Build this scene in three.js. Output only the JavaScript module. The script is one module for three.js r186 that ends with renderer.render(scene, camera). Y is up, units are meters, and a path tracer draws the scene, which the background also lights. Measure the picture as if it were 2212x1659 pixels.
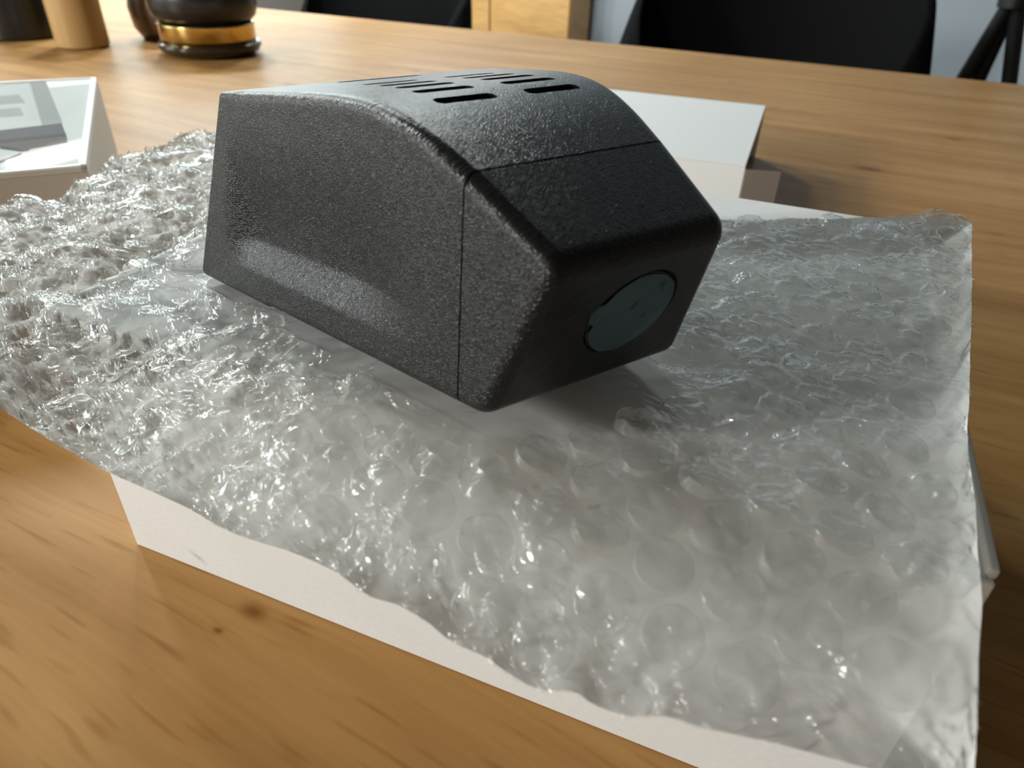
import * as THREE from 'three';
import { RoundedBoxGeometry } from 'three/addons/geometries/RoundedBoxGeometry.js';
import { mergeGeometries } from 'three/addons/utils/BufferGeometryUtils.js';
import { RectAreaLightUniformsLib } from 'three/addons/lights/RectAreaLightUniformsLib.js';
import { Brush, Evaluator, SUBTRACTION, INTERSECTION } from 'three-bvh-csg';
import { createNoise2D, createNoise3D } from 'simplex-noise';

// ---------------------------------------------------------------- camera, light, exposure
const W = 2212, HH = 1659, F = 1512.12, EYE = new THREE.Vector3(0, 0.2, 0);
const CAM = { x: new THREE.Vector3(0.99939831, 0.02877839, -0.01936017), y: new THREE.Vector3(-0.03468446, 0.82922077, -0.55784398), z: new THREE.Vector3(0, 0.55817983, 0.82972) };
const scene = new THREE.Scene();
scene.background = new THREE.Color(0x000000);
const camera = new THREE.PerspectiveCamera((2 * Math.atan(HH / 2 / F) * 180) / Math.PI, 4 / 3, 0.01, 40);
camera.matrix.makeBasis(CAM.x, CAM.y, CAM.z).setPosition(EYE);
camera.matrix.decompose(camera.position, camera.quaternion, camera.scale);
camera.focus = 0.195;
camera.userData.fStop = 20;
const renderer = new THREE.WebGLRenderer();
renderer.toneMapping = THREE.LinearToneMapping;
renderer.toneMappingExposure = 1.12;
renderer.shadowMap.enabled = true;
RectAreaLightUniformsLib.init();
const LIGHT = { lamp: 10.5, windows: [2.5, 5], windowGlow: 0.8, tube: 50, tubeGlow: 4, globe: 3.1 };

// ---------------------------------------------------------------- helpers
const V3 = (x, y, z) => new THREE.Vector3(x, y, z);
const mm = 0.001;
function rng(seed) { let s = seed >>> 0; return () => { s = (s + 0x6d2b79f5) | 0; let t = Math.imul(s ^ (s >>> 15), 1 | s); t = (t + Math.imul(t ^ (t >>> 7), 61 | t)) ^ t; return ((t ^ (t >>> 14)) >>> 0) / 4294967296; }; }
const n2 = createNoise2D(rng(11)), n2b = createNoise2D(rng(12)), n3 = createNoise3D(rng(13));
const clamp = (x, a = 0, b = 1) => Math.min(b, Math.max(a, x));
const sstep = (a, b, x) => { const t = clamp((x - a) / (b - a)); return t * t * (3 - 2 * t); };
const lerp = (a, b, t) => a + (b - a) * t;
const ray = (px, py) => V3(0, 0, 0).addScaledVector(CAM.x, (px - W / 2) / F).addScaledVector(CAM.y, -(py - HH / 2) / F).addScaledVector(CAM.z, -1).normalize();
const onLevel = (px, py, y) => { const d = ray(px, py); return EYE.clone().addScaledVector(d, (y - EYE.y) / d.y); };
// the room and the table stand turned to the camera: X along the table's far edge, D away from it
const PHI = 0.42621, UT = V3(Math.cos(PHI), 0, Math.sin(PHI)), WT = V3(Math.sin(PHI), 0, -Math.cos(PHI));
const room = (X, y, D) => V3(0, y, 0).addScaledVector(UT, X).addScaledVector(WT, D);
const taken = new Map();
const numbered = (name) => { const k = taken.get(name) ?? 0; taken.set(name, k + 1); return k ? `${name}_${String(k).padStart(3, '0')}` : name; };
function shade(o) { o.castShadow = true; o.receiveShadow = true; return o; }
function part(parent, name, geometry, material, label) { const m = shade(new THREE.Mesh(geometry, material)); m.name = name; if (label) m.userData.label = label; parent.add(m); return m; }
function thing(name, label, category, group) { const g = new THREE.Group(); g.name = numbered(name); g.userData = { label, category }; if (group) g.userData.group = group; scene.add(g); return g; }
function structure(name, geometry, material, label, category) { const m = shade(new THREE.Mesh(geometry, material)); m.name = name; m.userData = { kind: 'structure', label, category }; scene.add(m); return m; }
function placeRoom(o, X, y, D, turn = 0) { o.position.copy(room(X, y, D)); o.rotation.y = -PHI + turn; return o; }
const box = (w, h, d, x = 0, y = 0, z = 0, r = 0) => (r ? new RoundedBoxGeometry(w, h, d, 3, r) : new THREE.BoxGeometry(w, h, d)).translate(x, y, z);
function gridGeometry(nu, nv, at, closedU = false) {   // at(i, j) -> {p, uv}
  const pos = [], uv = [], idx = [];
  for (let j = 0; j <= nv; j++) for (let i = 0; i <= nu; i++) { const a = at(i / nu, j / nv, i, j); pos.push(a.p.x, a.p.y, a.p.z); uv.push(a.u ?? i / nu, a.v ?? j / nv); }
  for (let j = 0; j < nv; j++) for (let i = 0; i < nu; i++) { const a = j * (nu + 1) + i, b = a + 1, c = a + nu + 1, d = c + 1; idx.push(a, b, d, a, d, c); }
  const g = new THREE.BufferGeometry(); g.setAttribute('position', new THREE.Float32BufferAttribute(pos, 3)); g.setAttribute('uv', new THREE.Float32BufferAttribute(uv, 2)); g.setIndex(idx); g.computeVertexNormals(); return g;
}
// periodic gradient noise for tiling textures
function tileNoise(seed) {
  const r = rng(seed), G = new Float32Array(8192), P = new Uint16Array(4096);
  for (let i = 0; i < 4096; i++) { const a = r() * Math.PI * 2; G[2 * i] = Math.cos(a); G[2 * i + 1] = Math.sin(a); P[i] = (r() * 4096) | 0; }
  return (x, y, px, py) => {
    const ix = Math.floor(x), iy = Math.floor(y), fx = x - ix, fy = y - iy, u = fx * fx * fx * (fx * (fx * 6 - 15) + 10), v = fy * fy * fy * (fy * (fy * 6 - 15) + 10);
    const g = (cx, cy, dx, dy) => { const k = P[(P[((cx % px) + px) % px & 4095] + (((cy % py) + py) % py)) & 4095]; return G[2 * k] * dx + G[2 * k + 1] * dy; };
    return lerp(lerp(g(ix, iy, fx, fy), g(ix + 1, iy, fx - 1, fy), u), lerp(g(ix, iy + 1, fx, fy - 1), g(ix + 1, iy + 1, fx - 1, fy - 1), u), v) * 1.5;
  };
}
function dataTexture(n, m, fn, srgb, repeat = true) {
  const d = new Uint8Array(n * m * 4);
  for (let y = 0; y < m; y++) for (let x = 0; x < n; x++) { const c = fn((x + 0.5) / n, (y + 0.5) / m), o = (y * n + x) * 4; d[o] = clamp(c[0], 0, 255); d[o + 1] = clamp(c[1], 0, 255); d[o + 2] = clamp(c[2], 0, 255); d[o + 3] = 255; }
  const t = new THREE.DataTexture(d, n, m); t.magFilter = THREE.LinearFilter; t.minFilter = THREE.LinearFilter;
  if (repeat) t.wrapS = t.wrapT = THREE.RepeatWrapping;
  if (srgb) t.colorSpace = THREE.SRGBColorSpace;
  t.needsUpdate = true; return t;
}
const std = (color, roughness, more = {}) => new THREE.MeshStandardMaterial({ color, roughness, ...more });
const phys = (color, roughness, more = {}) => new THREE.MeshPhysicalMaterial({ color, roughness, ...more });

// ---------------------------------------------------------------- the setting: room
const FLOOR = -0.75, CEIL = 1.8, XL = -2.6, XR = 3.2, DB = 3.6, DF = -2.4;
const wallMat = std(0xa9b4be, 0.9), whiteWall = std(0x8d8a85, 0.92), ceilMat = std(0x3a3836, 0.95);
const woodNoise = tileNoise(5), woodNoise2 = tileNoise(6);
const floorTex = dataTexture(512, 512, (u, v) => { const s = woodNoise(u * 3, v * 40, 3, 40) * 0.6 + woodNoise2(u * 12, v * 120, 12, 120) * 0.4; return [112 + s * 22, 86 + s * 19, 60 + s * 15]; }, true);
floorTex.repeat.set(5, 5);
structure('floor', box(XR - XL + 0.4, 0.1, DB - DF + 0.4), std(0xffffff, 0.5, { map: floorTex }), 'brown wooden floor of the room', 'floor');
placeRoom(scene.getObjectByName('floor'), (XL + XR) / 2, FLOOR - 0.05, (DB + DF) / 2);
placeRoom(structure('ceiling', box(XR - XL + 0.4, 0.1, DB - DF + 0.4), ceilMat, 'plain dark grey ceiling', 'ceiling'), (XL + XR) / 2, CEIL + 0.05, (DB + DF) / 2);
placeRoom(structure('wall_back', box(XR - XL + 0.4, CEIL - FLOOR, 0.12), wallMat, 'plain blue-grey wall behind the chairs', 'wall'), (XL + XR) / 2, (CEIL + FLOOR) / 2, DB + 0.06);
placeRoom(structure('wall_front', box(XR - XL + 0.4, CEIL - FLOOR, 0.12), whiteWall, 'plain grey wall at the near end', 'wall'), (XL + XR) / 2, (CEIL + FLOOR) / 2, DF - 0.06);
placeRoom(structure('wall_right', box(0.12, CEIL - FLOOR, DB - DF), whiteWall, 'plain grey side wall', 'wall'), XR + 0.06, (CEIL + FLOOR) / 2, (DB + DF) / 2);
placeRoom(structure('baseboard_back', box(XR - XL, 0.08, 0.015), std(0xe4e2dc, 0.6), 'white baseboard along the blue-grey wall', 'baseboard'), (XL + XR) / 2, FLOOR + 0.04, DB - 0.0075);
// left wall with its two window openings [depth from, depth to, sill, head]
const WINDOWS = [[1.85, 3.4, 0.1, 1.12], [-1.05, 0.15, 0.15, 1.05]];
{
  const s = new THREE.Shape(); s.moveTo(-DB, FLOOR); s.lineTo(-DF, FLOOR); s.lineTo(-DF, CEIL); s.lineTo(-DB, CEIL); s.closePath();
  for (const [d0, d1, y0, y1] of WINDOWS) { const h = new THREE.Path(); h.moveTo(-d0, y0); h.lineTo(-d0, y1); h.lineTo(-d1, y1); h.lineTo(-d1, y0); h.closePath(); s.holes.push(h); }
  const m = structure('wall_left', new THREE.ExtrudeGeometry(s, { depth: 0.12, bevelEnabled: false }), whiteWall, 'grey wall with two bright windows', 'wall');   // x = minus depth, y = up, z = outwards
  m.position.copy(room(XL, 0, 0)); m.quaternion.setFromRotationMatrix(new THREE.Matrix4().makeBasis(WT.clone().negate(), V3(0, 1, 0), UT.clone().negate()));
  const fm = std(0xe9e9e6, 0.5), glow = std(0x101010, 0.4, { emissive: new THREE.Color(0.9, 1.0, 1.0), emissiveIntensity: LIGHT.windowGlow });
  WINDOWS.forEach(([d0, d1, y0, y1], n) => {
    const win = new THREE.Group(); win.name = `window_${n + 1}`; win.userData = { kind: 'structure', label: n ? 'bright window in the side wall beside the near end of the table' : 'wide bright window in the side wall beyond the far end of the table', category: 'window' }; scene.add(win);
    win.position.copy(m.position); win.quaternion.copy(m.quaternion);
    const w = d1 - d0, hh = y1 - y0, cx = -(d0 + d1) / 2, cy = (y0 + y1) / 2;
    for (const [bw, bh, x, y] of [[w, 0.05, cx, y0 + 0.025], [w, 0.05, cx, y1 - 0.025], [0.05, hh, -d0 - 0.025, cy], [0.05, hh, -d1 + 0.025, cy], [0.05, hh, cx, cy]]) part(win, 'window_frame', box(bw, bh, 0.05, x, y, 0.06), fm);
    for (const k of [-1, 1]) part(win, 'window_pane', box(w / 2 - 0.075, hh - 0.1, 0.006, cx + k * w / 4, cy, 0.075), glow);
    const L = new THREE.RectAreaLight(new THREE.Color(0.82, 0.99, 1.0), LIGHT.windows[n], w - 0.1, hh - 0.1); L.name = 'window_light';
    const c = room(XL + 0.01, cy, -cx); L.position.copy(c); L.lookAt(c.clone().add(UT)); scene.add(L);
  });
}

// ---------------------------------------------------------------- table
const knots = [[-0.141, 0.104, 0.0042], [-0.146, 0.093, 0.0016], [0.026, 0.781, 0.011], [0.108, 0.961, 0.007]];
const TILE = 0.72;
const tableTex = dataTexture(2048, 2048, (u, v) => {
  let X = u * TILE, D = v * TILE, bend = 0, knot = 0;
  for (const [kx, kd, kr] of knots) {
    let dx = X - ((kx % TILE) + TILE) % TILE, dd = D - ((kd % TILE) + TILE) % TILE;
    dx -= Math.round(dx / TILE) * TILE; dd -= Math.round(dd / TILE) * TILE;
    const q = Math.hypot(dx / 1.7, dd) / kr; bend += 0.35 * kr * Math.sign(dd) * Math.exp(-q * q * 0.12) * Math.min(1, Math.abs(dd) / kr); knot = Math.max(knot, Math.exp(-q * q * 2.2));
  }
  const vv = v + bend / TILE;
  const warp = woodNoise(u * 3, vv * 5, 3, 5) * 0.02;
  const a = woodNoise(u * 2, (vv + warp) * 26, 2, 26), b = woodNoise2(u * 5, (vv + warp) * 84, 5, 84), c = woodNoise(u * 18, (vv + warp) * 420, 18, 420), e = woodNoise2(u * 4, v * 3, 4, 3);
  const pore = Math.max(0, woodNoise2(u * 26, (vv + warp) * 300, 26, 300) - 0.32) * 1.6;
  const s = a * 0.5 + b * 0.34 + c * 0.16 + e * 0.35 - pore * 0.9 - knot * 1.7;
  return [169 + s * 26, 127 + s * 27, 75 + s * 26];
}, true);
const tableMat = phys(0xffffff, 0.42, { map: tableTex, specularIntensity: 0.35 });
{
  const t = thing('dining_table', 'light oak dining table with a glossy top carrying the cartons', 'table');
  placeRoom(t, 0, FLOOR, 0);
  const X0 = -1.75, X1 = 1.15, D0 = -0.5, D1 = 1.406, th = 0.035;
  const g = new RoundedBoxGeometry(X1 - X0, th, D1 - D0, 3, 0.004);
  g.translate((X0 + X1) / 2, -FLOOR - th / 2, -(D0 + D1) / 2);
  const p = g.attributes.position, uv = new Float32Array(p.count * 2);
  for (let i = 0; i < p.count; i++) { uv[2 * i] = p.getX(i) / TILE; uv[2 * i + 1] = (-p.getZ(i) + p.getY(i) + FLOOR) / TILE; }
  g.setAttribute('uv', new THREE.BufferAttribute(uv, 2));
  part(t, 'tabletop', g, tableMat);
  const legMat = std(0x8a6a44, 0.55);
  for (const x of [X0 + 0.12, X1 - 0.12]) for (const d of [D0 + 0.12, D1 - 0.12]) part(t, 'leg', box(0.08, -FLOOR - th, 0.08, x, (-FLOOR - th) / 2, -d, 0.006), legMat);
  part(t, 'apron', box(X1 - X0 - 0.3, 0.08, 0.02, (X0 + X1) / 2, -FLOOR - th - 0.04, -(D1 - 0.12)), legMat);
  part(t, 'apron', box(X1 - X0 - 0.3, 0.08, 0.02, (X0 + X1) / 2, -FLOOR - th - 0.04, -(D0 + 0.12)), legMat);
}

// ---------------------------------------------------------------- floor lamp that lights the table from the side (its own light inside the shade)
{
  const P = V3(-1.85, 0.72, 0.35), l = thing('floor_lamp', 'white globe floor lamp on a slim black stand beside the table', 'lamp');
  l.position.set(P.x, FLOOR, P.z);
  const black = std(0x141414, 0.5);
  part(l, 'base', new THREE.LatheGeometry([[0, 0], [0.14, 0], [0.14, 0.012], [0.02, 0.024], [0, 0.024]].map((a) => new THREE.Vector2(...a)), 40), black);
  part(l, 'pole', new THREE.CylinderGeometry(0.01, 0.01, P.y - FLOOR - 0.15, 16).translate(0, (P.y - FLOOR - 0.15) / 2 + 0.01, 0), black);
  part(l, 'lamp_shade', new THREE.SphereGeometry(0.14, 40, 28).translate(0, P.y - FLOOR, 0), std(0xfff4e4, 0.8, { emissive: new THREE.Color(1, 0.985, 0.95), emissiveIntensity: 2.0 }));
  const L = new THREE.PointLight(new THREE.Color(1, 0.985, 0.95), LIGHT.lamp); L.name = 'lamp_light'; L.position.set(0, P.y - FLOOR, 0); L.castShadow = true; L.shadow.radius = 6.9; l.add(L);
}
// a small glowing wall lamp far behind on the side wall
{
  const dir = ray(92, 335); dir.y *= -1; const from = onLevel(92, 335, 0.08); const X = from.dot(UT), D = from.dot(WT), k = (XL + 0.05 - X) / dir.dot(UT);
  const c = room(XL + 0.05, 0.08 + k * dir.y, D + k * dir.dot(WT)), l = thing('wall_lamp', 'small glowing tube lamp on the side wall', 'lamp');
  l.position.copy(c); l.rotation.y = -PHI;
  part(l, 'bracket', box(0.04, 0.05, 0.3, -0.025, 0, 0, 0.006), std(0xdddddd, 0.5));
  part(l, 'lamp_tube', new THREE.CapsuleGeometry(0.022, 0.26, 8, 20).rotateX(Math.PI / 2).translate(0.012, 0, 0), std(0xffffff, 0.5, { emissive: new THREE.Color(1, 0.98, 0.92), emissiveIntensity: LIGHT.tubeGlow }));
  const L = new THREE.RectAreaLight(new THREE.Color(1, 0.98, 0.92), LIGHT.tube, 0.3, 0.044); L.name = 'tube_light';
  L.position.copy(c).addScaledVector(UT, 0.04); L.lookAt(L.position.clone().add(UT)); scene.add(L);
}

// a ceiling bar with small bright bulbs over the far part of the table
{
  const A = V3(-1.4, 1.45, -1.75), B = V3(-0.3, 1.45, -2.3), g = thing('ceiling_spot_bar', 'white ceiling bar with three glowing globe bulbs over the table', 'lamp'), dir = B.clone().sub(A), len = dir.length(), mid = A.clone().add(B).multiplyScalar(0.5);
  g.position.set(mid.x, CEIL, mid.z); g.rotation.y = Math.atan2(-dir.z, dir.x);
  const wm = std(0xdcdcda, 0.5), glow = std(0xffffff, 0.5, { emissive: new THREE.Color(0.95, 1, 0.98), emissiveIntensity: 4 });
  part(g, 'bar', box(len + 0.2, 0.03, 0.05, 0, -0.015, 0, 0.006), wm);
  for (let k = 0; k < 3; k++) {
    const x = (k / 2 - 0.5) * len, r = part(g, 'rod', new THREE.CylinderGeometry(0.006, 0.006, 0.75, 12).translate(x, -0.395, 0), wm);
    part(r, 'bulb', new THREE.SphereGeometry(0.095, 32, 22).translate(x, -0.875, 0), glow);
    const L = new THREE.PointLight(new THREE.Color(0.93, 1, 0.985), LIGHT.globe); L.name = 'bulb_light'; L.position.set(x, -0.875, 0); L.castShadow = true; L.shadow.radius = 4.7; g.add(L);
  }
}
// ---------------------------------------------------------------- the white carton under everything
const TH = 0.37203, BU = V3(Math.cos(TH), 0, Math.sin(TH)), BW = V3(Math.sin(TH), 0, -Math.cos(TH)), BN = V3(0.09334976, 0, -0.09068223), BWID = 0.24848, BDEP = 0.20625, BH = 0.096746;
const paperNoise = tileNoise(21);
const paperTex = dataTexture(512, 512, (u, v) => { const s = paperNoise(u * 90, v * 90, 90, 90) * 3 + paperNoise(u * 7, v * 7, 7, 7) * 2.5; return [230 + s, 232 + s, 231 + s]; }, true);
paperTex.repeat.set(8, 8);
const card = std(0xffffff, 0.62, { map: paperTex });
{
  const b = thing('white_carton', 'large plain white carton under the bubble wrap', 'box');
  b.position.copy(BN); b.rotation.y = -TH;   // local x along the front edge, z towards the camera
  const t = 0.0016, r = 0.0007;
  // front with a grey scuff near its lower edge
  const front = dataTexture(1024, 512, (u, v) => {
    const s = paperNoise(u * 120, v * 60, 120, 60) * 3 + paperNoise(u * 7, v * 4, 7, 4) * 2;
    const dx = (u - 0.124) * 250, dy = (v - 0.075) * 97, a = Math.exp(-(((dx * 0.85 - dy * 0.5) / 3) ** 2) - ((dx * 0.5 + dy * 0.85) / 1.1) ** 2) * (0.6 + 0.6 * paperNoise(u * 260, v * 120, 260, 120));
    return [230 + s - a * 60, 232 + s - a * 62, 231 + s - a * 58];
  }, true, false);
  const fg = box(BWID, BH, t, -BWID / 2, BH / 2, -t / 2, r), p = fg.attributes.position, uv = fg.attributes.uv;
  for (let i = 0; i < p.count; i++) uv.setXY(i, (p.getX(i) + BWID) / BWID, p.getY(i) / BH);
  part(b, 'front_panel', fg, std(0xffffff, 0.62, { map: front }));
  part(b, 'back_panel', box(BWID, BH, t, -BWID / 2, BH / 2, -BDEP + t / 2, r), card);
  part(b, 'side_panel', box(t, BH, BDEP - 2 * t, -t / 2, BH / 2, -BDEP / 2, r), card);
  part(b, 'side_panel', box(t, BH, BDEP - 2 * t, -BWID + t / 2, BH / 2, -BDEP / 2, r), card);
  part(b, 'bottom_panel', box(BWID - 2 * t, t, BDEP - 2 * t, -BWID / 2, t / 2, -BDEP / 2), card);
  part(b, 'top_panel', box(BWID - 2 * t, t, BDEP - 2 * t, -BWID / 2, BH - t / 2, -BDEP / 2), card);
  part(b, 'tuck_flap', box(0.0022, 0.0028, BDEP * 0.9, -0.0006, BH + 0.0005, -BDEP * 0.46, 0.0008), card);
}

// ---------------------------------------------------------------- dash camera
const DA = V3(0.55686, 0.12092, 0.82176), DB_ = V3(0.82782, 0.00027, -0.561), DC = V3(-0.06806, 0.99266, -0.09994), DE = V3(-0.00462, 0.11675, -0.10997), DW = 0.05112, TN = 0.20136, TA = 0.06312;
function fillet(poly) {   // [x, y, r] closed, to a dense closed outline
  const out = [], n = poly.length;
  for (let i = 0; i < n; i++) {
    const [x, y, r] = poly[i], [ax, ay] = poly[(i + n - 1) % n], [bx, by] = poly[(i + 1) % n];
    if (!r) { out.push([x, y]); continue; }
    let ux = ax - x, uy = ay - y, vx = bx - x, vy = by - y; const lu = Math.hypot(ux, uy), lv = Math.hypot(vx, vy); ux /= lu; uy /= lu; vx /= lv; vy /= lv;
    const half = Math.acos(clamp(ux * vx + uy * vy, -1, 1)) / 2, d = Math.min(r / Math.tan(half), lu * 0.48, lv * 0.48), rr = d * Math.tan(half), k = rr / Math.sin(half), mx = ux + vx, my = uy + vy, ml = Math.hypot(mx, my), cx = x + (mx / ml) * k, cy = y + (my / ml) * k;
    const a0 = Math.atan2(y + uy * d - cy, x + ux * d - cx); let a1 = Math.atan2(y + vy * d - cy, x + vx * d - cx); while (a1 - a0 > Math.PI) a1 -= 2 * Math.PI; while (a1 - a0 < -Math.PI) a1 += 2 * Math.PI;
    for (let s = 0; s <= 10; s++) { const a = a0 + ((a1 - a0) * s) / 10; out.push([cx + rr * Math.cos(a), cy + rr * Math.sin(a)]); }
  }
  return out;
}
function resample(poly, step) {
  const out = []; const n = poly.length;
  for (let i = 0; i < n; i++) { const a = poly[i], b = poly[(i + 1) % n], l = Math.hypot(b[0] - a[0], b[1] - a[1]), k = Math.max(1, Math.ceil(l / step)); if (l < 1e-9) continue; for (let s = 0; s < k; s++) out.push([lerp(a[0], b[0], s / k), lerp(a[1], b[1], s / k)]); }
  return out;
}
const topCurve = new THREE.CatmullRomCurve3([[-77, 56.7], [-58, 57.3], [-45, 57.35], [-34, 56.6], [-25, 54.8], [-15.9, 51.6], [-6, 46.95]].map((p) => V3(p[0], p[1], 0)), false, 'centripetal').getPoints(36).map((p) => [p.x, p.y, 0]);
const OUT = resample(fillet([[-60, 0, 0], [-1, 0, 6], [16.8, 34.6, 4.2], ...topCurve.reverse(), [-99.9, 55.7, 1.8], [-134.3, 0, 2.2]].map((p) => [p[0] * mm, p[1] * mm, p[2] * mm])), 1.6 * mm);
{
  const g = thing('dash_camera', 'black textured plastic dash camera housing lying on the bubble wrap', 'camera');
  g.matrix.makeBasis(DA.clone().normalize(), DC.clone().normalize(), DB_.clone().normalize().negate()).setPosition(DE); g.matrix.decompose(g.position, g.quaternion, g.scale);
  const N = OUT.length, nor = OUT.map((p, i) => { const a = OUT[(i + N - 1) % N], b = OUT[(i + 1) % N], x = b[0] - a[0], y = b[1] - a[1], l = Math.hypot(x, y); return [y / l, -x / l]; });
  const cen = [-48 * mm, 27 * mm], RB = 2.9 * mm;
  const zl = (s, t) => -(TN * s + TA * t), zr = (s, t) => -(DW - TN * s - TA * t);
  const scoop = (s, t) => { s /= mm; t /= mm; const back = sstep(-116 + 0.35 * t, -98 + 0.1 * t, s), front = 1 - sstep(-52, -14, s); const ramp = clamp((t - 9.4) / 7.6), up = t < 17 ? lerp(ramp, sstep(9.4, 17, t), 0.25) : 1 - sstep(17, 50, t); return -4.4 * mm * back * front * up; };
  const pos = [], uv = [], idx = [], add = (s, t, z) => { pos.push(s, t, z); uv.push((s + 0.37 * z) / 0.024, (t + 0.61 * z) / 0.024); };
  const loops = [];
  const loop = (fn) => { const at = pos.length / 3; for (let i = 0; i < N; i++) { const [s, t, z] = fn(OUT[i], nor[i]); add(s, t, z); } loops.push(at); };
  add(cen[0], cen[1], zl(...cen) + scoop(...cen));
  const rings = 44; const inset = (p, n, k) => [p[0] - n[0] * k, p[1] - n[1] * k];
  const rb = (p) => RB * (p[0] < -0.09 ? 0.62 : 1);
  for (let r = 1; r <= rings; r++) loop((p, n) => { const q = inset(p, n, rb(p)), f = r / rings, s = lerp(cen[0], q[0], f), t = lerp(cen[1], q[1], f); return [s, t, zl(s, t) + scoop(s, t)]; });
  for (let k = 1; k <= 7; k++) loop((p, n) => { const a = (k / 7) * Math.PI / 2, R = rb(p), q = inset(p, n, R * (1 - Math.sin(a))); return [q[0], q[1], zl(...q) - R * (1 - Math.cos(a))]; });
  for (let k = 1; k < 24; k++) loop((p) => { const R = rb(p); return [p[0], p[1], lerp(zl(...p) - R, zr(...p) + R, k / 24)]; });
  for (let k = 0; k <= 7; k++) loop((p, n) => { const a = Math.PI / 2 * (1 - k / 7), R = rb(p), q = inset(p, n, R * (1 - Math.sin(a))); return [q[0], q[1], zr(...q) + R * (1 - Math.cos(a))]; });
  for (let r = 11; r >= 1; r--) loop((p, n) => { const q = inset(p, n, rb(p)), f = r / 12, s = lerp(cen[0], q[0], f), t = lerp(cen[1], q[1], f); return [s, t, zr(s, t)]; });
  const last = pos.length / 3; add(cen[0], cen[1], zr(...cen));
  for (let i = 0; i < N; i++) { const j = (i + 1) % N; idx.push(0, loops[0] + i, loops[0] + j); idx.push(last, loops[loops.length - 1] + j, loops[loops.length - 1] + i); }
  for (let l = 0; l + 1 < loops.length; l++) for (let i = 0; i < N; i++) { const j = (i + 1) % N, a = loops[l] + i, b = loops[l] + j, c = loops[l + 1] + i, d = loops[l + 1] + j; idx.push(a, c, b, b, c, d); }
  const body = new THREE.BufferGeometry(); body.setAttribute('position', new THREE.Float32BufferAttribute(pos, 3)); body.setAttribute('uv', new THREE.Float32BufferAttribute(uv, 2)); body.setIndex(idx); body.computeVertexNormals();

  const gn = tileNoise(31), gn2 = tileNoise(32);
  const grain = dataTexture(1024, 1024, (u, v) => {
    const w = gn2(u * 20, v * 20, 20, 20) * 0.012, a = Math.abs(gn((u + w) * 44, (v - w) * 44, 44, 44)), b = Math.abs(gn2((u - w) * 86, (v + w) * 86, 86, 86)), c = gn(u * 120, v * 120, 120, 120);
    const h = 255 * clamp(0.15 + 0.85 * Math.min(1, a * 1.9) * 0.62 + 0.3 * Math.min(1, b * 1.8) + c * 0.08); return [h, h, h];
  }, false);
  const plastic = phys(new THREE.Color().setRGB(0.003, 0.003, 0.0032), 0.28, { bumpMap: grain, bumpScale: 0.00015, specularIntensity: 0.72 });
  const smooth = phys(new THREE.Color().setRGB(0.006, 0.006, 0.0065), 0.45, { specularIntensity: 0.9 });
  const dark = std(new THREE.Color().setRGB(0.006, 0.006, 0.007), 0.6);
  const ev = new Evaluator(); ev.attributes = ['position', 'normal', 'uv']; ev.useGroups = false;
  const brush = (geo) => { const b = new Brush(geo, plastic); b.updateMatrixWorld(); return b; };
  // the seam leans a little: s = -5.6 at the top (t = 47), -8.9 at the bottom
  const seamTurn = Math.atan2(3.2, 47), seamS = -8.9 * mm, GAP = 0.42 * mm;
  const halfSpace = (side) => { const geo = new THREE.BoxGeometry(0.4, 0.4, 0.4).translate(side * (0.2 + GAP / 2), 0, 0).rotateZ(-seamTurn).translate(seamS, 0, 0); return brush(geo); };
  let rear = ev.evaluate(brush(body), halfSpace(-1), INTERSECTION), cap = ev.evaluate(brush(body), halfSpace(1), INTERSECTION);
  // cooling slots across the rounded top, two columns of five, and a mount opening at the back
  const tAt = (s) => { let best = 0; for (let i = 0; i < N; i++) { const a = OUT[i], b = OUT[(i + 1) % N]; if ((a[0] - s) * (b[0] - s) <= 0 && a[1] > 0.03) best = Math.max(best, lerp(a[1], b[1], (s - a[0]) / ((b[0] - a[0]) || 1))); } return best; };
  const slots = [];
  for (const s0 of [-30, -39.3, -47.8, -56.4, -66]) for (const y0 of [9.6, 31.2]) {
    const s = s0 * mm, t = tAt(s), slope = Math.atan2(tAt(s + 2 * mm) - tAt(s - 2 * mm), 4 * mm);
    slots.push(new RoundedBoxGeometry(3.9 * mm, 7 * mm, 14 * mm, 4, 1.5 * mm).rotateZ(slope).translate(s, t, -(y0 + 7) * mm));
  }
  slots.push(new RoundedBoxGeometry(5 * mm, 6 * mm, 24 * mm, 3, 1.2 * mm).translate(-92 * mm, tAt(-92 * mm), -25 * mm));
  for (const sl of slots) rear = ev.evaluate(rear, brush(sl.index ? sl : sl), SUBTRACTION);
  // lens bowl in the slanted front face
  const ang = Math.atan2(34.5, 16.5), fa = [Math.cos(ang), Math.sin(ang)], LC = [20.2, 28.6], LR = 11.0;
  const toFront = new THREE.Matrix4().makeBasis(V3(fa[0], fa[1], 0), V3(0, 0, -1), V3(-0, 0, 0)); // filled below
  const fx = V3(fa[0], fa[1], 0), fy = V3(0, 0, -1), fz = fx.clone().cross(fy);   // fz must point out of the front face
  if (fz.x < 0) fz.negate();
  toFront.makeBasis(fx, fz.clone().cross(fx), fz);
  const flip = toFront.elements[6] > 0 ? -1 : 1;   // local y runs to the left or to the right of the camera body
  const faceOut = (d) => V3(0.4 * mm, 0, 0).addScaledVector(fx, 0).addScaledVector(fz, d);
  const place = (geo, u, v, d) => geo.applyMatrix4(new THREE.Matrix4().copy(toFront).setPosition(V3(0, 0, 0).addScaledVector(fx, u * mm).add(V3(0, 0, -v * mm)).add(faceOut(d))));
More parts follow.
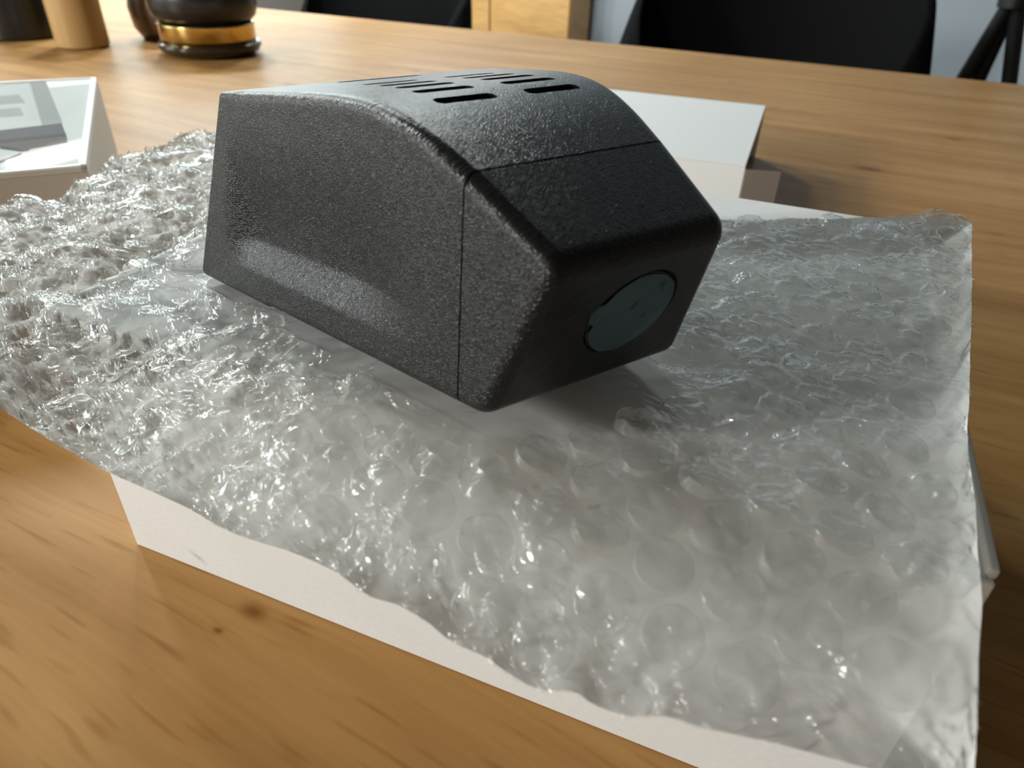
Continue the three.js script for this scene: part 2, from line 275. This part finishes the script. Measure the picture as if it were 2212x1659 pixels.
  const bowl = place(new THREE.CylinderGeometry((LR + 1.7) * mm, (LR - 0.9) * mm, 4.6 * mm, 64).rotateX(Math.PI / 2), LC[0], LC[1], 0.1 * mm);
  cap = ev.evaluate(cap, brush(bowl), SUBTRACTION);
  part(g, 'housing', rear.geometry, plastic, 'black grained rear housing with two columns of cooling slots');
  part(g, 'front_cap', cap.geometry, plastic, 'black grained front cap with a round lens opening');
  // what lies inside the seam
  const inner = OUT.map((p, i) => inset(p, nor[i], 2 * mm)), sh = new THREE.Shape(inner.map((p) => new THREE.Vector2(p[0], p[1])));
  const core = new THREE.ExtrudeGeometry(sh, { depth: 0.040, bevelEnabled: false }).translate(0, 0, -0.0465);
  const coreB = ev.evaluate(brush(core), brush(new THREE.BoxGeometry(3 * mm, 0.2, 0.2).rotateZ(-seamTurn).translate(seamS + 1.6 * mm, 0, 0)), INTERSECTION);
  part(g, 'seam_gasket', coreB.geometry, dark);
  // lens barrel ring, glass and the protective film with its torn tab
  const ring = new THREE.LatheGeometry([[LR - 0.7, 0], [LR - 0.7, 1.1], [LR - 0.95, 1.35], [LR - 1.5, 1.35], [LR - 1.7, 1.1], [LR - 1.7, 0]].map((p) => new THREE.Vector2(p[0] * mm, p[1] * mm)), 72).rotateX(Math.PI / 2);
  const lens = part(g, 'lens', place(new THREE.SphereGeometry(24 * mm, 48, 12, 0, Math.PI * 2, 0, Math.asin((LR - 1.6) / 24)).rotateX(Math.PI / 2).translate(0, 0, -24 * mm + 0.9 * mm), LC[0], LC[1], -2.1 * mm), phys(new THREE.Color().setRGB(0.01, 0.01, 0.012), 0.08), 'dark lens glass');
  part(lens, 'lens_ring', place(ring, LC[0], LC[1], -2.25 * mm), smooth);
  const fs = new THREE.Shape(), FR = 10.0;
  const tab = Math.atan2(flip * (18.6 - LC[1]), 23.2 - LC[0]);
  for (let i = 0; i <= 120; i++) { const a = (i / 120) * Math.PI * 2; let da = a - tab; while (da > Math.PI) da -= 2 * Math.PI; while (da < -Math.PI) da += 2 * Math.PI; const x = da * flip; const R = FR + (Math.abs(da) < 0.24 ? 1.5 * Math.sqrt(1 - (da / 0.24) ** 2) : 0) - (x > -0.46 && x < -0.24 ? 0.9 * Math.sin(((x + 0.46) / 0.22) * Math.PI) : 0) + 0.12 * Math.sin(a * 5); const q = [R * mm * Math.cos(a), R * mm * Math.sin(a)]; if (i) fs.lineTo(...q); else fs.moveTo(...q); }
  const film = new THREE.ExtrudeGeometry(fs, { depth: 0.1 * mm, bevelEnabled: false, curveSegments: 8 });
  const fp = film.attributes.position; for (let i = 0; i < fp.count; i++) fp.setZ(i, fp.getZ(i) + 0.25 * mm * n2(fp.getX(i) * 120, fp.getY(i) * 120));
  film.computeVertexNormals();
  const filmMat = phys(new THREE.Color().setRGB(0.04, 0.085, 0.1), 0.3, { specularIntensity: 0.6 });
  const fm = part(g, 'protective_film', place(film, LC[0], LC[1], -0.55 * mm), filmMat, 'blue-grey protective film over the lens');
  const crease = (u, v, len, turn) => place(new THREE.CapsuleGeometry(0.13 * mm, len * mm, 4, 8).rotateZ(turn).scale(1, 1, 0.6), u, v, -0.3 * mm);
  part(fm, 'crease', mergeGeometries([crease(22.6, 28.2, 2.2, 1.1), crease(18.8, 32.3, 1.0, 1.0), crease(26.6, 33.8, 1.4, 0.4), crease(25.4, 34.4, 1.0, 1.9)]), filmMat);
}

// ---------------------------------------------------------------- bubble wrap bag: a sheet that lies on the carton and bends over its front edge
const H = BH;
const prof = (() => {   // arc length -> [distance in front of the carton's front face, height]
  const tab = [], dt = 0.0005; let d = -0.34, y = 0, t = -0.34;
  for (; t < 0.2; t += dt) { tab.push([t, d, y]); const th = (sstep(0.012, 0.075, t) * 52 - 0) * Math.PI / 180; d += Math.cos(th) * dt; y -= Math.sin(th) * dt; }
  return tab;
})();
const profAtT = (t) => { const k = clamp((t - prof[0][0]) / 0.0005, 0, prof.length - 1.001), i = Math.floor(k), f = k - i; return [lerp(prof[i][1], prof[i + 1][1], f), lerp(prof[i][2], prof[i + 1][2], f)]; };
const profAtD = (d) => { let lo = 0, hi = prof.length - 1; if (d >= prof[hi][1]) return [prof[hi][0], prof[hi][2]]; while (hi - lo > 1) { const m = (lo + hi) >> 1; if (prof[m][1] < d) lo = m; else hi = m; } const f = (d - prof[lo][1]) / (prof[hi][1] - prof[lo][1]); return [lerp(prof[lo][0], prof[hi][0], f), lerp(prof[lo][2], prof[hi][2], f)]; };
const level = (a) => H + 0.0045 + 0.0145 * sstep(-0.225, -0.085, a) - 0.004 * sstep(-0.03, 0.05, a) - 0.018 * sstep(-0.27, -0.46, a);
const sheet = (a, t) => { const [d, y] = profAtT(t); return BN.clone().addScaledVector(BU, a).addScaledVector(BW, -d).setY(y + level(a)); };
function sheetHit(px, py) {   // pixel -> [a, t] on the undisturbed sheet
  const dir = ray(px, py), f = (k) => { const x = EYE.clone().addScaledVector(dir, k), r = x.clone().sub(BN), a = r.dot(BU), d = -r.dot(BW); return [x.y - (profAtD(d)[1] + level(a)), a, d]; };
  let lo = 0.03, hi = 0.03; while (f(hi)[0] > 0 && hi < 1.2) { lo = hi; hi += 0.004; }
  for (let i = 0; i < 40; i++) { const m = (lo + hi) / 2; if (f(m)[0] > 0) lo = m; else hi = m; }
  const [, a, d] = f(hi); return [a, profAtD(d)[0]];
}
const curve = (pts) => { const c = new THREE.CatmullRomCurve3(pts.map((p) => { const q = sheetHit(...p); return V3(q[0], q[1], 0); }), false, 'centripetal'); c.arcLengthDivisions = 600; return (s) => { const p = c.getPointAt(clamp(s)); return [p.x, p.y]; }; };
const edgeBack = curve([[452, 291], [800, 345], [1250, 425], [1600, 477], [1700, 470], [1790, 470], [1900, 467], [2000, 465], [2060, 470], [2100, 480]]);
const edgeRight = curve([[2100, 480], [2100, 600], [2098, 740], [2094, 870], [2092, 960], [2106, 1060], [2116, 1200], [2122, 1320], [2114, 1420], [2112, 1560], [2110, 1660], [2106, 1740]]);
const edgeLeft = curve([[452, 291], [350, 316], [260, 346], [200, 378], [120, 424], [60, 431], [0, 441], [-160, 480], [-330, 540], [-430, 600]]);
const edgeFront = curve([[-430, 600], [-200, 757], [0, 882], [100, 946], [237, 1021], [390, 1090], [500, 1150], [640, 1197], [740, 1245], [800, 1288], [860, 1308], [920, 1342], [975, 1386], [1050, 1420], [1110, 1462], [1170, 1490], [1240, 1494], [1290, 1526], [1360, 1546], [1430, 1546], [1500, 1566], [1600, 1590], [1700, 1613], [1800, 1640], [1900, 1668], [2106, 1740]]);
const c00 = edgeBack(0), c10 = edgeBack(1), c01 = edgeFront(0), c11 = edgeFront(1);
const coons = (s, t) => { const B = edgeBack(s), Fr = edgeFront(s), L = edgeLeft(t), R = edgeRight(t); return [0, 1].map((k) => (1 - t) * B[k] + t * Fr[k] + (1 - s) * L[k] + s * R[k] - ((1 - s) * (1 - t) * c00[k] + s * (1 - t) * c10[k] + (1 - s) * t * c01[k] + s * t * c11[k])); };
// the camera's footprint presses the film down
const devInv = new THREE.Matrix4().makeBasis(DA.clone().normalize(), DC.clone().normalize(), DB_.clone().normalize().negate()).setPosition(DE).invert();
function underCamera(P) {   // signed height of the point over the camera's bottom plane, and how far inside its footprint it is
  const q = P.clone().applyMatrix4(devInv), s = q.x, y = -q.z, half = (DW - 2 * TN * s) / 2, inside = Math.min(s + 0.136, 0.004 - s, half + 0.002 - Math.abs(y - DW / 2)); return [q.y, inside, q];
}
const creaseOf = (x, y) => 1 - Math.abs(n2(x, y));
const rimAt = (() => { const pts = []; for (let k = 0; k <= 400; k++) pts.push(edgeFront(k / 400)); return (a) => { let b = pts[0]; for (const p of pts) if (Math.abs(p[0] - a) < Math.abs(b[0] - a)) b = p; return b[1]; }; })();
function crumple(a, t) {   // metres along the sheet's normal
  const flat = sstep(-0.12, -0.22, a);   // to the left the film is squeezed flat and creased
  const wx = a + 0.006 * n2b(a * 40, t * 40), wy = t + 0.006 * n2b(a * 40 + 9, t * 40 + 5);
  const big = 0.0022 * n2(a * 28 + 3, t * 34) + 0.0011 * n2(a * 70, t * 78 + 7);
  const r1 = Math.pow(creaseOf(wx * 34 + 5, wy * 120), 5), r2 = Math.pow(creaseOf(wx * 105 + 40, wy * 230 + 11), 6), r3 = Math.pow(creaseOf(wx * 330, wy * 380 + 23), 5);
  const rim = sstep(0.02, 0.004, rimAt(a) - t);   // the folded front edge is creased all along
  return 0.0009 * rim * r1 + 0.0009 * rim * r2 + 0.0006 * rim * r3 + 0.0006 * rim * n2(a * 190, t * 60) + big * (0.7 + 0.7 * flat) + lerp(0.0005, 0.0021, flat) * r1 + lerp(0.0003, 0.0010, flat) * r2 + lerp(0.00026, 0.00045, flat) * r3 + 0.00012 * n2(a * 900, t * 900);
}
function sheetNormal(a, t) { const e = 0.001, A = sheet(a + e, t).sub(sheet(a - e, t)), T = sheet(a, t + e).sub(sheet(a, t - e)); return T.cross(A).normalize(); }
function topPoint(a, t, scale = 1) {
  const P = sheet(a, t), n = sheetNormal(a, t); P.addScaledVector(n, crumple(a, t) * scale);
  const [y, inside, q] = underCamera(P); if (inside > -0.012) { const lim = lerp(0.006, -0.0006, sstep(-0.012, 0.0, inside)); if (y > lim) { P.addScaledVector(DC, -(y - lim)); } }
  return P;
}
const filmMat = phys(new THREE.Color(0.95, 0.955, 0.95), 0.06, { transmission: 1, thickness: 0, ior: 1.8, specularIntensity: 1, side: THREE.DoubleSide });
const hazeMat = phys(new THREE.Color(0.8, 0.8, 0.785), 0.6, { transmission: 0.3, thickness: 0, ior: 1.5, specularIntensity: 1, side: THREE.DoubleSide });
const bubbleMat = phys(new THREE.Color(0.95, 0.955, 0.95), 0.045, { transmission: 0.965, thickness: 0, ior: 1.8, specularIntensity: 1, side: THREE.DoubleSide });
const bag = thing('bubble_wrap_bag', 'clear crinkled bubble wrap bag draped over the large white carton', 'bubble wrap');
{
  const NU = 560, NV = 420;
  const edgeThin = (s, t) => { const d = Math.min(s * 0.36, (1 - s) * 0.36, t * 0.27, (1 - t) * 0.27); return 1 - Math.exp(-d / 0.006); };
  const top = gridGeometry(NU, NV, (s, t) => { const [a, b] = coons(s, t); return { p: topPoint(a, b), u: a / 0.05, v: b / 0.05 }; });
  part(bag, 'upper_film', top, filmMat);
  const low = gridGeometry(200, 160, (s, t) => {
    const [a, b] = coons(s, t), P = topPoint(a, b, lerp(0.22, 0.95, sstep(-0.12, -0.22, a))), n = sheetNormal(a, b); let th = 0.0072 * edgeThin(s, t) + 0.0003; const base = P.clone().addScaledVector(n, -th);
    const r = base.clone().sub(BN), aa = r.dot(BU), dd = -r.dot(BW); if (aa > -BWID - 0.002 && aa < 0.002 && dd < 0.002 && dd > -BDEP && base.y < H + 0.0022) base.y = Math.min(P.y - 0.0002, H + 0.0022);
    return { p: base };
  });
  part(bag, 'lower_film', low, hazeMat);
  // bubbles: a staggered lattice on the upper film
  const R = rng(77), variants = [];
  for (let v = 0; v < 8; v++) {
    const seg = 36, rows = 14;
    variants.push(gridGeometry(seg, rows, (i, j, ii) => {
      const f = j, rad = f < 0.62 ? lerp(5.2, 4.75, f / 0.62) * 1 : lerp(4.75, 0.0, (f - 0.62) / 0.38), hgt = f < 0.62 ? 2.1 * Math.sin((f / 0.62) * Math.PI / 2) : 2.1 + 0.6 * (1 - (rad / 4.75) ** 2);
      const a = (ii % seg) / seg * Math.PI * 2, x = Math.cos(a) * rad, y = Math.sin(a) * rad, k = f < 0.05 ? 0 : 1;
      const dent = k * (0.6 * n3(x * 0.22, y * 0.22, v * 7.1) + 0.34 * (Math.pow(1 - Math.abs(n3(x * 0.42 + 9, y * 0.42, v * 3.3)), 7)) + 0.2 * (Math.pow(1 - Math.abs(n3(x * 0.8 + 19, y * 0.8, v * 5.3)), 6)) - 0.2);
      return { p: V3(x * (1 + 0.02 * k * n3(x * 0.4, y * 0.4, v)), hgt + dent * Math.min(1, hgt / 1.4), -y).multiplyScalar(mm) };
    }));
  }
  const spots = [], pitch = 11.4 * mm, turn = 0.16;
  for (let i = -60; i < 60; i++) for (let j = -50; j < 50; j++) {
    const x = (i + (j & 1) * 0.5) * pitch, y = j * pitch * 0.866, a = -0.1 + x * Math.cos(turn) - y * Math.sin(turn), t = -0.1 + x * Math.sin(turn) + y * Math.cos(turn);
    spots.push([a, t]);
  }
  // keep those inside the bag's outline
  const outline = []; const M = 160;
  for (let k = 0; k < M; k++) outline.push(edgeBack(k / M)); for (let k = 0; k < M; k++) outline.push(edgeRight(k / M)); for (let k = 0; k < M; k++) outline.push(edgeFront(1 - k / M)); for (let k = 0; k < M; k++) outline.push(edgeLeft(1 - k / M));
  const insideBag = (a, t) => { let c = false, near = 1; for (let i = 0, j = outline.length - 1; i < outline.length; j = i++) { const [xi, yi] = outline[i], [xj, yj] = outline[j]; if ((yi > t) !== (yj > t) && a < ((xj - xi) * (t - yi)) / (yj - yi) + xi) c = !c; near = Math.min(near, Math.hypot(a - xi, t - yi)); } return c && near > 0.0062; };
  const kept = [];
  for (const [a, t] of spots) {
    if (!insideBag(a, t)) continue;
    const P = topPoint(a, t), [, inside] = underCamera(P); if (inside > -0.0075) continue;
    const e = 0.004, A = topPoint(a + e, t).sub(topPoint(a - e, t)), T = topPoint(a, t + e).sub(topPoint(a, t - e)), n = T.clone().cross(A).normalize();
    const flat = sstep(-0.13, -0.24, a), q = new THREE.Quaternion().setFromUnitVectors(V3(0, 1, 0), n).multiply(new THREE.Quaternion().setFromAxisAngle(V3(0, 1, 0), R() * 6.28));
    const sc = V3(0.97 + 0.06 * R(), lerp(0.7 + 0.5 * R(), 0.2 + 0.2 * R(), flat), 0.97 + 0.06 * R());
    const m = new THREE.Matrix4().compose(P.clone().addScaledVector(n, -0.0004), q, sc), c = P.clone().sub(EYE), z = -c.dot(CAM.z), px = W / 2 + (F * c.dot(CAM.x)) / z, py = HH / 2 - (F * c.dot(CAM.y)) / z;
    const seen = px > -30 && px < W + 30 && py > -30 && py < HH + 30;
    kept.push({ m, size: seen ? 1 / z : 0, v: (R() * 8) | 0 });
  }
  kept.sort((x, y) => y.size - x.size);
  kept.slice(0, 300).forEach((k, i) => { const b = part(bag, i ? `bubble_${String(i).padStart(3, '0')}` : 'bubble', variants[k.v], bubbleMat); k.m.decompose(b.position, b.quaternion, b.scale); });
  const rest = kept.slice(300).map((k) => variants[k.v].clone().applyMatrix4(k.m));
  if (rest.length) part(bag, 'bubbles', mergeGeometries(rest), bubbleMat).userData.kind = 'stuff';
  console.log('bubbles', kept.length);
}

// ---------------------------------------------------------------- printed carton behind, on the table
{
  const h = 0.08, c = V3(-0.2331, 0, -0.3738), dep = V3(-0.438, 0, -0.899).normalize(), wid = V3(dep.z, 0, -dep.x), Wd = 0.2, Dp = 0.2505;
  const b = thing('printed_carton', 'small white glossy carton with a grey and black printed top', 'box'); b.matrix.makeBasis(wid.clone().negate(), V3(0, 1, 0), dep.clone().negate()).setPosition(c); b.matrix.decompose(b.position, b.quaternion, b.scale);
  // local: x to the right edge (0), body from -Wd .. 0; z from -Dp (back) to 0 (front)
  part(b, 'body', box(Wd, h - 0.002, Dp, -Wd / 2, (h - 0.002) / 2, -Dp / 2, 0.0015), std(0xdedcd6, 0.6));
  const cv = document.createElement('canvas'); cv.width = 1024; cv.height = 1280; const x = cv.getContext('2d');
  x.fillStyle = '#c2cac7'; x.fillRect(0, 0, 1024, 1280);
  // right edge of the picture is x = 1024; back edge y = 0, front edge y = 1280
  const quad = (col, pts) => { x.fillStyle = col; x.beginPath(); pts.forEach((p, i) => (i ? x.lineTo(...p) : x.moveTo(...p))); x.closePath(); x.fill(); };
  const inv = new THREE.Matrix4().copy(b.matrix).invert(), at = (px, py) => { const q = onLevel(px, py, h).applyMatrix4(inv); return [((q.x + Wd) / Wd) * 1024, ((q.z + Dp) / Dp) * 1280]; };
  const area = (col, pts) => quad(col, pts.map((p) => at(...p)));
  area('#adb4b1', [[-160, 196], [96, 170], [134, 266], [-160, 300]]);
  area('#8f9593', [[64, 176], [97, 172], [136, 267], [92, 272]]);
  area('#bac1be', [[-160, 205], [62, 180], [90, 270], [-160, 298]]);
  area('#979e9b', [[-160, 222], [40, 204], [55, 222], [-160, 240]]); area('#979e9b', [[-160, 250], [44, 232], [52, 250], [-160, 268]]);
  area('#3c3d45', [[-160, 300], [133, 266], [142, 290], [-160, 322]]);
  area('#1b1a1c', [[-160, 318], [142, 288], [144, 296], [-160, 330]]);
  area('#4d4846', [[-160, 328], [144, 294], [146, 308], [68, 322], [48, 325], [0, 318], [-160, 336]]);
  area('#1b1a1c', [[0, 314], [50, 324], [68, 321], [60, 326], [46, 328], [0, 322]]);
  area('#20242b', [[-40, 362], [46, 330], [47, 334], [-40, 370]]);
  area('#f4faf8', [[98, 175], [200, 166], [198, 180], [106, 189]]);
  const tex = new THREE.CanvasTexture(cv); tex.colorSpace = THREE.SRGBColorSpace;
  const top = new RoundedBoxGeometry(Wd, 0.002, Dp, 2, 0.0009).translate(-Wd / 2, h - 0.001, -Dp / 2), p = top.attributes.position, uv = top.attributes.uv;
  for (let i = 0; i < p.count; i++) uv.setXY(i, (p.getX(i) + Wd) / Wd, 1 - (p.getZ(i) + Dp) / Dp);
  part(b, 'printed_lid', top, phys(0xffffff, 0.6, { map: tex, specularIntensity: 0.1, clearcoat: 0.15, clearcoatRoughness: 0.03 }), 'glossy lid printed with grey panels and a black bar');
  const rim = std(0xf2f5f4, 0.35);
  part(b, 'rim', mergeGeometries([box(0.004, 0.0035, Dp, -0.002, h - 0.0008, -Dp / 2, 0.0012), box(Wd, 0.0035, 0.004, -Wd / 2, h - 0.0008, -0.002, 0.0012), box(Wd, 0.0035, 0.004, -Wd / 2, h - 0.0008, -Dp + 0.002, 0.0012)]), rim);
}
// ---------------------------------------------------------------- opened white carton lid behind the camera
{
  const h = 0.05, c = V3(0.1677, 0, -0.5237), dep = V3(0.334, 0, -0.943).normalize(), rt = V3(-dep.z, 0, dep.x), Dp = 0.2176, Wd = 0.26, t = 0.0018;
  const b = thing('carton_lid', 'shallow white carton lid with an open side flap standing on the table', 'box'); b.matrix.makeBasis(rt, V3(0, 1, 0), dep.clone().negate()).setPosition(c); b.matrix.decompose(b.position, b.quaternion, b.scale);
  part(b, 'top_panel', box(Wd, t, Dp, -Wd / 2, h - t / 2, -Dp / 2, 0.0007), card);
  part(b, 'front_panel', box(Wd, h - t, t, -Wd / 2, (h - t) / 2, -t / 2, 0.0007), card);
  part(b, 'back_panel', box(Wd, h - t, t, -Wd / 2, (h - t) / 2, -Dp + t / 2, 0.0007), card);
  part(b, 'side_panel', box(t, h - t, Dp - 2 * t, -Wd + t / 2, (h - t) / 2, -Dp / 2, 0.0007), card);
  part(b, 'side_panel', box(t, h - t, Dp - 2 * t, -t / 2 - 0.012, (h - t) / 2, -Dp / 2, 0.0007), card);
  part(b, 'side_flap', box(0.0262, h - 0.003, t, 0.0131, (h - 0.003) / 2, 0, 0.0007).rotateY(0.18), std(0x7d7268, 0.8), 'white card flap with its shade put into a grey colour');  // flap turned from the light: its shade is painted in as grey-brown
}
// ---------------------------------------------------------------- far left of the table: dark jar with a brass band, wooden mill, dark bottle, brown pot
{
  const lathe = (pts, n = 64) => new THREE.LatheGeometry(pts.map((p) => new THREE.Vector2(p[0], p[1])), n);
  const brass = std(new THREE.Color().setRGB(0.62, 0.44, 0.16), 0.18, { metalness: 1 }), darkGlass = phys(new THREE.Color().setRGB(0.03, 0.018, 0.008), 0.12), blackGlaze = phys(new THREE.Color().setRGB(0.008, 0.008, 0.01), 0.3);
  const j = thing('candle_jar', 'black candle jar with a shiny brass band around its base', 'jar'); j.position.copy(room(-0.955, 0, 0.9));
  part(j, 'foot', lathe([[0, 0], [0.062, 0], [0.074, 0.006], [0.078, 0.014], [0.074, 0.02], [0, 0.02]]), darkGlass);
  part(j, 'band', lathe([[0.06, 0.018], [0.071, 0.02], [0.071, 0.043], [0.073, 0.046], [0.066, 0.0475], [0.05, 0.044]]), brass, 'shiny brass band');
  part(j, 'body', lathe([[0, 0.04], [0.066, 0.046], [0.076, 0.056], [0.08, 0.068], [0.08, 0.084], [0.077, 0.088], [0.073, 0.085], [0.07, 0.07], [0, 0.066]]), blackGlaze);
  const m = thing('wooden_canister', 'tan wooden canister beside the dark jar', 'canister'); m.position.copy(room(-1.16, 0, 0.83));
  const tan = std(new THREE.Color().setRGB(0.42, 0.26, 0.1), 0.35);
  part(m, 'body', lathe([[0, 0], [0.036, 0], [0.039, 0.004], [0.039, 0.082], [0.036, 0.086], [0, 0.086]], 48), tan);
  part(m, 'lid', lathe([[0, 0.0865], [0.037, 0.0865], [0.04, 0.09], [0.04, 0.104], [0.036, 0.108], [0, 0.109]], 48), tan);
  part(m, 'knob', lathe([[0, 0.109], [0.006, 0.11], [0.009, 0.117], [0.006, 0.122], [0, 0.123]], 24), brass);
  const p = thing('brown_pot', 'dark brown glazed pot behind the wooden canister', 'pot'); p.position.copy(room(-1.12, 0, 0.98));
  const glaze = phys(new THREE.Color().setRGB(0.07, 0.035, 0.015), 0.3);
  part(p, 'body', lathe([[0, 0], [0.05, 0], [0.062, 0.018], [0.066, 0.05], [0.06, 0.074], [0.061, 0.08], [0.055, 0.08], [0.05, 0.066], [0, 0.03]]), glaze);
  part(p, 'handle', new THREE.TorusGeometry(0.022, 0.006, 12, 32, Math.PI).rotateZ(-Math.PI / 2).translate(0.062, 0.045, 0), glaze);
  const d = thing('black_canister', 'tall black lacquered canister at the end of the table', 'canister'); d.position.copy(room(-1.33, 0, 0.84));
  part(d, 'body', lathe([[0, 0], [0.062, 0], [0.065, 0.004], [0.065, 0.25], [0, 0.252]]), blackGlaze);
  part(d, 'lid', lathe([[0, 0.253], [0.066, 0.253], [0.067, 0.257], [0.067, 0.282], [0.062, 0.288], [0, 0.289]]), blackGlaze);
}
// ---------------------------------------------------------------- chairs behind the table
function chair(label, X, D, turn, w, top) {
  const c = thing('shell_chair', label, 'chair'), black = phys(new THREE.Color().setRGB(0.003, 0.003, 0.0035), 0.8, { specularIntensity: 0.15 }), metal = std(0x111111, 0.4);
  placeRoom(c, X, FLOOR, D, turn);
  const seatY = 0.45;
  // local: +z is towards the table (front of the chair)
  part(c, 'seat', new RoundedBoxGeometry(w * 0.86, 0.06, 0.44, 4, 0.028).translate(0, seatY, 0.04), black);
  const back = (off) => (u, v) => { const a = (u - 0.5) * Math.PI * 1.08, e = Math.sqrt(Math.max(0, 1 - Math.pow(Math.abs(u - 0.5) * 2, 3.2))), y = seatY + 0.0 + v * (0.1 + (top - seatY - 0.1) * e), rx = w / 2 * (0.93 + 0.09 * v) - off, rz = 0.26 - off; return { p: V3(Math.sin(a) * rx * (1 - 0.28 * v * v * (1 - e) - 0.1 * v * v), y, -Math.cos(a) * rz - 0.06 * v + 0.06) }; };
  const o = gridGeometry(48, 20, back(0)), i = gridGeometry(48, 20, back(0.022)); { const ix = i.index.array; for (let k = 0; k < ix.length; k += 3) { const q = ix[k]; ix[k] = ix[k + 1]; ix[k + 1] = q; } i.computeVertexNormals(); }
  const rim = gridGeometry(48, 2, (u, v) => { const A = back(0)(u, 1).p, B = back(0.022)(u, 1).p, q = A.lerp(B, v); q.y += 0.006 * Math.sin(v * Math.PI); return { p: q }; });
  part(c, 'backrest', mergeGeometries([o, i, rim]), black);
  for (const sx of [-1, 1]) for (const sz of [-1, 1]) { const A = V3(sx * w * 0.28, seatY - 0.03, sz * 0.13 + 0.03), B = V3(sx * w * 0.4, 0.006, sz * 0.22 + 0.03), t = new THREE.TubeGeometry(new THREE.LineCurve3(A, B), 2, 0.012, 12); part(c, 'leg', t, metal); }
}
chair('large black shell chair pushed up to the table in front of the blue-grey wall', -0.225, 1.78, 0, 0.78, 0.88);
chair('lower black shell chair in front of the wooden sideboard', -1.32, 1.85, 0, 0.66, 0.8);
// ---------------------------------------------------------------- sideboard, dark cabinet, door and the stand at the right
{
  const s = thing('sideboard', 'light wooden sideboard against the wall behind the chairs', 'sideboard'); placeRoom(s, 0, FLOOR, 0);
  const oak = dataTexture(512, 512, (u, v) => { const q = woodNoise(u * 2, v * 18, 2, 18) * 0.6 + woodNoise2(u * 6, v * 70, 6, 70) * 0.4; return [206 + q * 20, 160 + q * 22, 98 + q * 20]; }, true); oak.repeat.set(1, 1);
  const om = std(0xffffff, 0.5, { map: oak });
  const D = 3.3, X1 = -1.27, w = 0.8, h = 0.82;
  part(s, 'body', box(w, h - 0.06, 0.24, X1 - w / 2, 0.06 + (h - 0.06) / 2, -D - 0.12, 0.004), om);
  for (const k of [0, 1]) { const d = part(s, 'door', box(w / 2 - 0.008, h - 0.1, 0.018, X1 - w / 4 - k * w / 2, 0.06 + (h - 0.06) / 2, -D + 0.01, 0.003), om); part(d, 'knob', new THREE.SphereGeometry(0.014, 20, 14).translate(X1 - w / 2 + (k ? -0.05 : 0.05), h * 0.3, -D + 0.03), std(0x333333, 0.4)); }
  for (const x of [X1 - 0.06, X1 - w + 0.06]) for (const z of [-D - 0.06, -D - 0.2]) part(s, 'leg', box(0.05, 0.06, 0.05, x, 0.03, z), om);
  const k = thing('dark_cabinet', 'dark brown wooden cabinet beside the light sideboard', 'cabinet'); placeRoom(k, 0, FLOOR, 0);
  const dk = std(new THREE.Color().setRGB(0.05, 0.028, 0.014), 0.5);
  part(k, 'body', box(0.4, 1.0, 0.24, X1 - w - 0.21, 0.5, -D - 0.12, 0.004), dk); part(k, 'door', box(0.38, 0.94, 0.018, X1 - w - 0.21, 0.5, -D + 0.01, 0.003), dk);
  part(k, 'handle', box(0.012, 0.12, 0.014, X1 - w - 0.1, 0.6, -D + 0.03, 0.004), std(0x999999, 0.3, { metalness: 1 }));
  // stand: leaning black pole with a thin cable, in front of a pale door
  const at = (px, py, D0) => { const r = ray(px, py), k0 = D0 / r.dot(WT); return EYE.clone().addScaledVector(r, k0); };
  const st = thing('leaning_pole', 'black tripod stand with a leaning pole at the end of the table', 'stand'), A = at(2113, 172, 2.0), B = at(2196, -10, 1.92), dir = B.clone().sub(A).normalize();
  const foot = A.clone().addScaledVector(dir, -(A.y - FLOOR) / dir.y), pole = std(0x07090b, 0.5);
  const hub = B.clone().addScaledVector(dir, 0.02);
  st.position.copy(foot);
  const tube = (p, q2, r) => new THREE.TubeGeometry(new THREE.LineCurve3(p.clone().sub(foot), q2.clone().sub(foot)), 2, r, 16);
  part(st, 'leg', tube(foot, hub, 0.0155), pole);
  part(st, 'leg', tube(hub, V3(hub.x + 0.28, FLOOR, hub.z - 0.05), 0.0155), pole); part(st, 'leg', tube(hub, V3(hub.x - 0.02, FLOOR, hub.z - 0.34), 0.0155), pole);
  part(st, 'hub', new THREE.CylinderGeometry(0.036, 0.03, 0.08, 24).translate(hub.x - foot.x, hub.y - foot.y, hub.z - foot.z), pole);
  part(st, 'pole', tube(hub, V3(hub.x + 0.02, hub.y + 0.7, hub.z), 0.014), pole);
  const cA = at(2164, 186, 2.2), cB = at(2188, 35, 2.1); part(st, 'cable', new THREE.TubeGeometry(new THREE.CatmullRomCurve3([hub, cB, cA, V3(cA.x - 0.03, FLOOR + 0.006, cA.z)].map((p) => p.clone().sub(foot))), 40, 0.0045, 8), std(0x1d140c, 0.6));
  const dr = new THREE.Group(); dr.name = 'door_1'; dr.userData = { kind: 'structure', label: 'pale blue-grey door in the back wall', category: 'door' }; scene.add(dr); const dX = at(2172, 150, DB).dot(UT);
  placeRoom(dr, dX + 0.45, FLOOR, DB - 0.02);
  part(dr, 'door_leaf', box(0.9, 2.05, 0.04, 0, 1.025, 0, 0.004), std(0xc7d3da, 0.5)); part(dr, 'door_handle', box(0.11, 0.02, 0.03, -0.36, 1.0, 0.04, 0.008), std(0xaaaaaa, 0.3, { metalness: 1 }));
}
renderer.render(scene, camera);
